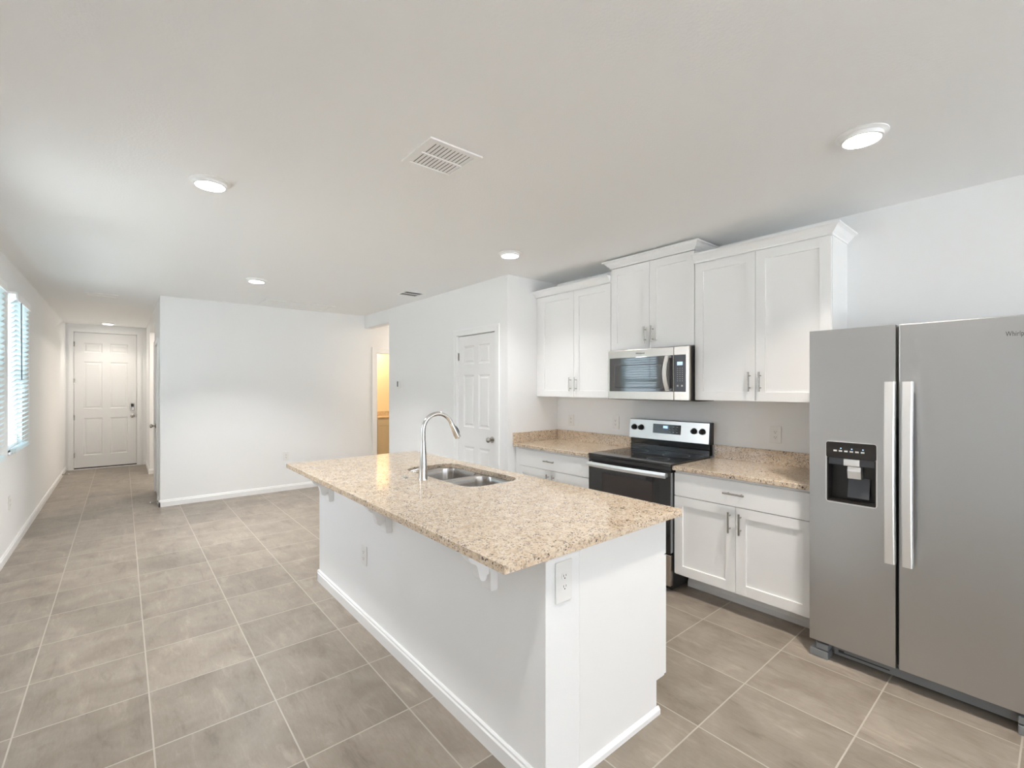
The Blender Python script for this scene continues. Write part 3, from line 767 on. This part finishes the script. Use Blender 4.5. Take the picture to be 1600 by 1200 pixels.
# doors and drawer fronts facing the range (+X)
n = 5; ys = [IY0+0.003+(IY1-IY0-0.006)*i/n for i in range(n+1)]
for i in range(n):
    y0, y1 = ys[i]+0.0015, ys[i+1]-0.0015
    for z0, z1, nm in ((0.152, 0.700, 'door'), (0.705, 0.872, 'drawer')):
        m = MB()
        if nm == 'door': m.slab(y0, y1, z0, z1, -IX1-0.021, 0.020, [(y0+0.06, y1-0.06, z0+0.06, z1-0.06)], SH)
        else: m.box(y0, y1, -IX1-0.021, -IX1-0.001, z0, z1, 0.0015)
        bmesh.ops.rotate(m.bm, verts=m.bm.verts, cent=(0, 0, 0), matrix=Matrix.Rotation(PI/2, 3, 'Z'))
        o = W(m, nm, MCAB)
        h = MB(); X = IX1+0.021+0.032; yc = (y0+y1)/2
        if nm == 'door':
            yy = y1-0.035 if i % 2 == 0 else y0+0.035
            h.cyl((X, yy, 0.53), (X, yy, 0.665), 0.006, seg=12)
            for z in (0.555, 0.640): h.cyl((X-0.032, yy, z), (X, yy, z), 0.0045, seg=10)
        else:
            h.cyl((X, yc-0.067, 0.79), (X, yc+0.067, 0.79), 0.006, seg=12)
            for q in (-0.042, 0.042): h.cyl((X-0.032, yc+q, 0.79), (X, yc+q, 0.79), 0.0045, seg=10)
        bmesh.ops.translate(h.bm, verts=h.bm.verts, vec=(-1.5, -2.43, 0)); h.obj('handle', MNICK, o)
# baseboard round the knee wall, shoe along the end panel
b = MB(); b.prism([(IX0-u, v) for u, v in bprof(1)], 'y', IY0-0.0, IY1+BT); 
b.prism([(IY1+u, v) for u, v in bprof(1)], 'x', IX0-BT, IXW)
W(b, 'baseboard', MT)
b = MB(); b.prism([(IY0, 0), (IY0-0.012, 0), (IY0-0.012, 0.020), (IY0-0.006, 0.030), (IY0, 0.034)], 'x', IX0-0.010, TOE+0.012)
W(b, 'shoe_moulding', MT); b = MB()
b.prism([(IY0, 0.852), (IY0, 0.883), (IY0-0.012, 0.883), (IY0-0.012, 0.868), (IY0-0.005, 0.856)], 'x', IX0+0.002, 1.335)
W(b, 'top_trim', MT)
# brackets under the overhang
for y in (1.495, 2.446, 3.375):
    b = MB(); hw = 0.030
    b.prism([(IX0-0.001, 0.883), (IX0-0.001, 0.672), (IX0-0.006, 0.666), (IX0-0.030, 0.666), (IX0-0.036, 0.672), (IX0-0.036, 0.883)], 'y', y-hw, y+hw)
    pts = [(IX0-0.037, 0.883), (IX0-0.180, 0.883), (IX0-0.180, 0.868), (IX0-0.165, 0.850), (IX0-0.141, 0.825), (IX0-0.133, 0.812), (IX0-0.125, 0.799), (IX0-0.110, 0.790),
           (IX0-0.100, 0.785), (IX0-0.094, 0.775), (IX0-0.090, 0.760), (IX0-0.086, 0.742), (IX0-0.081, 0.726), (IX0-0.073, 0.716), (IX0-0.064, 0.712), (IX0-0.055, 0.713), (IX0-0.049, 0.720), (IX0-0.046, 0.732), (IX0-0.037, 0.735)]
    b.prism(pts, 'y', y-0.020, y+0.020)
    W(b, 'bracket', MT)

# island countertop with sink cut-out
CX0, CX1, CY0, CY1 = 0.925, 1.985, 1.138, 3.690
SX0, SX1, SY0, SY1 = 1.480, 1.880, 2.135, 2.945
def rr2(x0, x1, y0, y1, rad, n=8): return rrect(x0, x1, y0, y1, rad, n)
m = MB(); bm = m.bm
def ringz(P, z): return [bm.verts.new((p[0], p[1], z)) for p in P]
outer = rr2(CX0, CX1, CY0, CY1, 0.006, 2); inner = rr2(SX0, SX1, SY0, SY1, 0.11, 10)
for z in (0.914, 0.884):
    O, I = ringz(outer, z), ringz(inner, z)
    es = [bm.edges.new((O[i], O[(i+1) % len(O)])) for i in range(len(O))]+[bm.edges.new((I[i], I[(i+1) % len(I)])) for i in range(len(I))]
    bmesh.ops.triangle_fill(bm, use_beauty=True, use_dissolve=False, edges=es)
    if z == 0.914: O1, I1 = O, I
for A, B_ in ((O1, O), (I1, I)):
    for i in range(len(A)): bm.faces.new((A[i], A[(i+1) % len(A)], B_[(i+1) % len(A)], B_[i]))
ict = tag(m.obj('island_countertop', MGRAN, bevel=0.003), 'long speckled beige granite slab on the island with a double sink cut-out', 'countertop')

# sink
r = thing('kitchen_sink', 'undermount double-bowl stainless sink set in the island granite', 'sink', (1.68, 2.54, 0.884))
def bowl(x0, x1, y0, y1, dep):
    m = MB(); bm = m.bm; L_ = []
    for ins, z, rad in ((-0.028, -0.0005, 0.10), (0.0, -0.0005, 0.085), (0.004, -0.004, 0.083), (0.010, -0.04, 0.08), (0.016, -dep+0.035, 0.075), (0.026, -dep+0.010, 0.066), (0.050, -dep, 0.05)):
        L_.append([bm.verts.new((p[0]-1.68, p[1]-2.54, z)) for p in rrect(x0+ins, x1-ins, y0+ins, y1-ins, rad, 6)])
    n = len(L_[0])
    for a in range(1, len(L_)-1):
        for i in range(n): bm.faces.new((L_[a][i], L_[a][(i+1) % n], L_[a+1][(i+1) % n], L_[a+1][i]))
    for v_ in L_[0]: bm.verts.remove(v_)
    bm.faces.new(L_[-1])
    o = m.obj('bowl', MSINK, r, smooth=True)
    cx, cy = (x0+x1)/2-1.68, (y0+y1)/2-2.54
    d_ = MB(); d_.cyl((cx, cy, -dep+0.0005), (cx, cy, -dep+0.004), 0.045, 0.040, 28); d_.cyl((cx, cy, -dep+0.004), (cx, cy, -dep+0.006), 0.018, 0.015, 16); d_.obj('drain', MCHR, o, smooth=True)
BW = [(1.485, 1.875, 2.140, 2.522), (1.485, 1.875, 2.558, 2.940)]
for q in BW: bowl(*q, 0.19)
# flange with divider
m = MB(); bm = m.bm
O = [bm.verts.new((p[0]-1.68, p[1]-2.54, -0.0015)) for p in rrect(SX0-0.02, SX1+0.02, SY0-0.02, SY1+0.02, 0.11, 8)]
es = [bm.edges.new((O[i], O[(i+1) % len(O)])) for i in range(len(O))]
for q in BW:
    I = [bm.verts.new((p[0]-1.68, p[1]-2.54, -0.0015)) for p in rrect(*q, 0.085, 6)]
    es += [bm.edges.new((I[i], I[(i+1) % len(I)])) for i in range(len(I))]
bmesh.ops.triangle_fill(bm, use_beauty=True, edges=es)
m.obj('rim', MSINK, r)

# faucet (behind the sink on the seating side), spout arching toward the bowls
r = thing('kitchen_faucet', 'tall brushed gooseneck pull-down faucet beside the island sink', 'faucet', (1.405, 2.515, 0.914))
r.rotation_euler = (0, 0, math.radians(-6))
m = MB(); m.cyl((0, 0, 0), (0, 0, 0.006), 0.029, 0.028, 28)
zs = [0.006, 0.02, 0.06, 0.12, 0.20, 0.235]; rs = [0.0265, 0.0255, 0.0245, 0.022, 0.0165, 0.0150]
m.tube([(0, 0, z) for z in zs], rs, 24); m.obj('faucet_body', MCHR, r, smooth=True)
R_ = 0.098; pts = [(0, 0, 0.235), (0, 0, 0.29)]
for k_ in range(0, 19):
    a = math.radians(180-k_*(158/18)); pts.append((R_+R_*math.cos(a), 0, 0.300+R_*math.sin(a)))
m = MB(); m.tube(pts, 0.0138, 20); m.obj('spout', MCHR, r, smooth=True)
e = Vector(pts[-1]); dr_ = (Vector(pts[-1])-Vector(pts[-2])).normalized()
m = MB(); m.tube([e, e+dr_*0.004, e+dr_*0.03, e+dr_*0.085, e+dr_*0.105], [0.0148, 0.0155, 0.0165, 0.0205, 0.0200], 20)
sh = m.obj('spray_head', MCHR, r, smooth=True)
c_ = e+dr_*0.055; nx = Vector((-dr_.z, 0, dr_.x))
if nx.x < 0: nx = -nx
m = MB(); m.tube([c_+nx*0.017-dr_*0.022, c_+nx*0.021, c_+nx*0.022+dr_*0.028], [0.004, 0.006, 0.004], 10); m.obj('spray_button', MGRYD, sh, smooth=True)
m = MB(); m.tube([(0, 0.015, 0.055), (0, 0.050, 0.055)], [0.0165, 0.0165], 18); m.tube([(0, 0.045, 0.056), (-0.006, 0.062, 0.052), (-0.035, 0.105, 0.040)], [0.010, 0.009, 0.0055], 12)
m.obj('lever_handle', MCHR, r, smooth=True)
# disposal button cap on the granite
t_ = tag(MB().cyl((1.345, 2.63, 0.9142), (1.345, 2.63, 0.920), 0.017, 0.014, 20).obj('hole_cover', MCHR, smooth=True), 'small round metal cap on the granite left of the faucet', 'cap')

# ------------------------------------------------------------------ outlets, thermostat, door stops
def outlet(loc, rz, label, plate=(0.078, 0.122), switch=False):
    r = thing('outlet', label, 'outlet', loc, rz, 'white wall outlets')
    w, h = plate
    MB().box(-w/2, w/2, -0.006, -0.0005, -h/2, h/2, 0.0022).obj('cover_plate', MWHP, r)
    for s in (-1, 1):
        m = MB(); m.prism([(0.0165*math.cos(2*PI*k_/20), s*0.0195+min(0.013, max(-0.013, 0.0165*math.sin(2*PI*k_/20)))) for k_ in range(20)], 'y', -0.0078, -0.006)
        f = m.obj('socket', MWHP, r)
        m = MB(); z = s*0.0195
        m.box(-0.0075, -0.0055, -0.0082, -0.0078, z-0.002, z+0.007); m.box(0.0055, 0.0075, -0.0082, -0.0078, z-0.001, z+0.006); m.cyl((0, -0.0078, z-0.0075), (0, -0.0082, z-0.0075), 0.0026, seg=10)
        m.obj('socket_slot', MSLOT, f)
    return r
outlet((XR, 1.360, 1.130), FACE_X, 'white outlet on the kitchen wall between range and fridge')
outlet((XR, 2.790, 1.135), FACE_X, 'white outlet on the kitchen wall just left of the range')
outlet((XR, 3.370, 1.125), FACE_X, 'white outlet on the kitchen wall near the pantry corner')
outlet((1.244, IY0-0.001, 0.765-0.0), 0, 'white outlet on the near end of the island', (0.086, 0.150))
outlet((IX0-0.001, 2.80, 0.435), FACE_X, 'white outlet low on the long side of the island')
outlet((XL, 5.97, 0.46), PI/2, 'white outlet low on the left wall under the windows')
outlet((1.797, YB, 0.49), 0, 'white outlet low on the far wall just above the tip of the island counter')

r = thing('thermostat', 'small white thermostat with dark screen on the wall left of the pantry door', 'thermostat', (XP, 5.95, 1.515), FACE_X)
MB().box(-0.045, 0.075, -0.018, -0.0005, -0.055, 0.052, 0.004).obj('housing', MWHP, r)
MB().box(-0.034, 0.002, -0.0188, -0.0181, -0.035, 0.038).obj('screen', MGRYD, r)

def door_stop(loc, rz, label):
    r = thing('door_stop', label, 'door stop', loc, rz, 'spring door stops on the baseboards')
    m = MB(); m.cyl((0, -0.0005, 0), (0, -0.006, 0), 0.012, 0.011, 16); 
    pts = [(0.006*math.cos(k_*0.9), -0.006-0.0008*k_, 0.006*math.sin(k_*0.9)) for k_ in range(80)]
    m.tube(pts, 0.0012, 5); m.obj('spring', MNICK, r)
    MB().cyl((0, -0.070, 0), (0, -0.082, 0), 0.008, 0.007, 12).obj('tip', MWHP, r)
door_stop((XH-BT, 7.30, 0.045), FACE_X, 'spring door stop on the hallway baseboard at the wall corner')
door_stop((XL+BT, 10.55, 0.045), PI/2, 'spring door stop on the left baseboard near the front door')

# ------------------------------------------------------------------ ceiling fixtures
def downlight(x, y, label, power=8, col=(1.0, 0.985, 0.97)):
    r = thing('recessed_light', label, 'ceiling light', (x, y, HC), 0, 'round recessed ceiling lights')
    m = MB()
    prof = [(0.098, 0.0), (0.098, -0.004), (0.080, -0.010), (0.078, -0.024), (0.070, -0.026), (0.070, 0.0)]
    n = 48; rows = [[m.bm.verts.new((a*math.cos(2*PI*k_/n), a*math.sin(2*PI*k_/n), z-0.0002)) for k_ in range(n)] for a, z in prof]
    for a in range(len(rows)):
        for k_ in range(n): m.bm.faces.new((rows[a][k_], rows[a][(k_+1) % n], rows[(a+1) % len(rows)][(k_+1) % n], rows[(a+1) % len(rows)][k_]))
    m.obj('trim_ring', MT, r, smooth=True)
    MB().cyl((0, 0, -0.012), (0, 0, -0.0262), 0.0695, seg=40).obj('lens', MLENS, r)
    d_ = bpy.data.lights.new('lamp', 'AREA'); d_.shape = 'DISK'; d_.size = 0.13; d_.energy = power; d_.color = col; d_.spread = math.radians(115)
    o = bpy.data.objects.new('lamp', d_); COL.objects.link(o); o.parent = r; o.location = (0, 0, -0.028)
    return r
downlight(0.37, 3.01, 'glowing round ceiling light at the upper left of the photo', 6)
downlight(2.525, 0.585, 'glowing round ceiling light above the fridge side, largest in the photo', 8, (1.0, 0.92, 0.84))
downlight(2.50, 3.005, 'small glowing ceiling light in front of the left wall cabinet', 3.6)
downlight(1.08, 5.445, 'glowing ceiling light in front of the far wall, near the long return grille', 14)
downlight(-0.186, 10.80, 'glowing ceiling light just in front of the front door', 2.0, (1.0, 0.91, 0.80))
downlight(0.37, 0.585, 'round ceiling light overhead, outside the photo', 3)
def bare_lamp(name, x, y, z, power, col, size=0.14):
    d_ = bpy.data.lights.new(name, 'AREA'); d_.shape = 'DISK'; d_.size = size; d_.energy = power; d_.color = col
    o = bpy.data.objects.new(name, d_); COL.objects.link(o); o.location = (x, y, z)
bare_lamp('bathroom_lamp', 3.9, 8.9, HC-0.03, 12, (1.0, 0.76, 0.48), 0.3)
bare_lamp('passage_lamp', 4.2, 6.7, HC-0.03, 6, (1.0, 0.86, 0.72), 0.3)
bare_lamp('side_room_fill', 1.1, 9.2, HC-0.03, 14, (1.0, 0.90, 0.78), 0.3)  # unseen fill light without a fixture, added for the hall by the front door

def register(cx, cy, w, l, label, n, banks, slot_m=MSLOT, fr=0.030, open_=0.0050, plate=MVENT, slat_m=None):
    r = thing('ceiling_vent', label, 'vent', (cx, cy, HC), 0)
    m = MB(); z0, z1 = -0.008, -0.0004
    for q in ((-w/2, w/2, -l/2, -l/2+fr), (-w/2, w/2, l/2-fr, l/2), (-w/2, -w/2+fr, -l/2+fr, l/2-fr), (w/2-fr, w/2, -l/2+fr, l/2-fr)): m.box(q[0], q[1], q[2], q[3], z0, z1)
    m.box(-w/2+fr, w/2-fr, -0.005, 0.005, z0, z1) if banks == 2 else None
    m.obj('frame', plate, r)
    MB().box(-w/2+fr, w/2-fr, -l/2+fr, l/2-fr, -0.0015, -0.0005).obj('opening', slot_m, r)
    s = MB(); iw = w-2*fr; pitch = iw/n
    for i in range(n):
        x = -w/2+fr+pitch*(i+0.5)
        s.box(x-pitch/2+open_/2, x+pitch/2-open_/2, -l/2+fr, l/2-fr, -0.0040, -0.0030)
    s.obj('louvres', slat_m or plate, r)
    return r
register(1.203, 1.972, 0.288, 0.290, 'square white supply vent in the middle of the ceiling', 11, 2)
register(2.663, 5.060, 0.245, 0.240, 'small dark-slotted ceiling vent near the pantry wall', 9, 2, open_=0.011, fr=0.012, slat_m=MGRY)
register(1.845, 6.805, 0.870, 0.500, 'long white return grille on the ceiling by the far wall', 40, 1, slot_m=MVENT, fr=0.03, open_=0.001)
register(-0.185, 7.550, 0.300, 0.220, 'faint white vent on the hallway ceiling', 12, 1, slot_m=MVENT, fr=0.025, open_=0.001)

# ------------------------------------------------------------------ bathroom vanity
r = thing('bathroom_vanity', 'small bathroom vanity seen through the open doorway past the far wall', 'vanity', (3.45, 8.77, 0), 0)
MB().box(0, 1.3, 0.03, 0.575, 0.10, 0.838).obj('body', MVAN, r)
MB().box(0.0, 1.3, 0.10, 0.50, 0, 0.10).obj('toe_kick', MVAN, r)
for i in range(3):
    x0 = i*0.433+0.003; x1 = x0+0.427
    MB().box(x0, x1, 0.010, 0.029, 0.70, 0.828, 0.002).obj('drawer', MVAN, r)
    MB().slab(x0, x1, 0.11, 0.695, 0.010, 0.019, [(x0+0.06, x1-0.06, 0.17, 0.635)], SH).obj('door', MVAN, r)
MB().box(0, 1.32, 0, 0.578, 0.839, 0.870, 0.003).obj('countertop', MGRAN, r)
MB().box(0, 1.32, 0.558, 0.578, 0.8705, 0.960, 0.002).obj('backsplash', MGRAN, r)
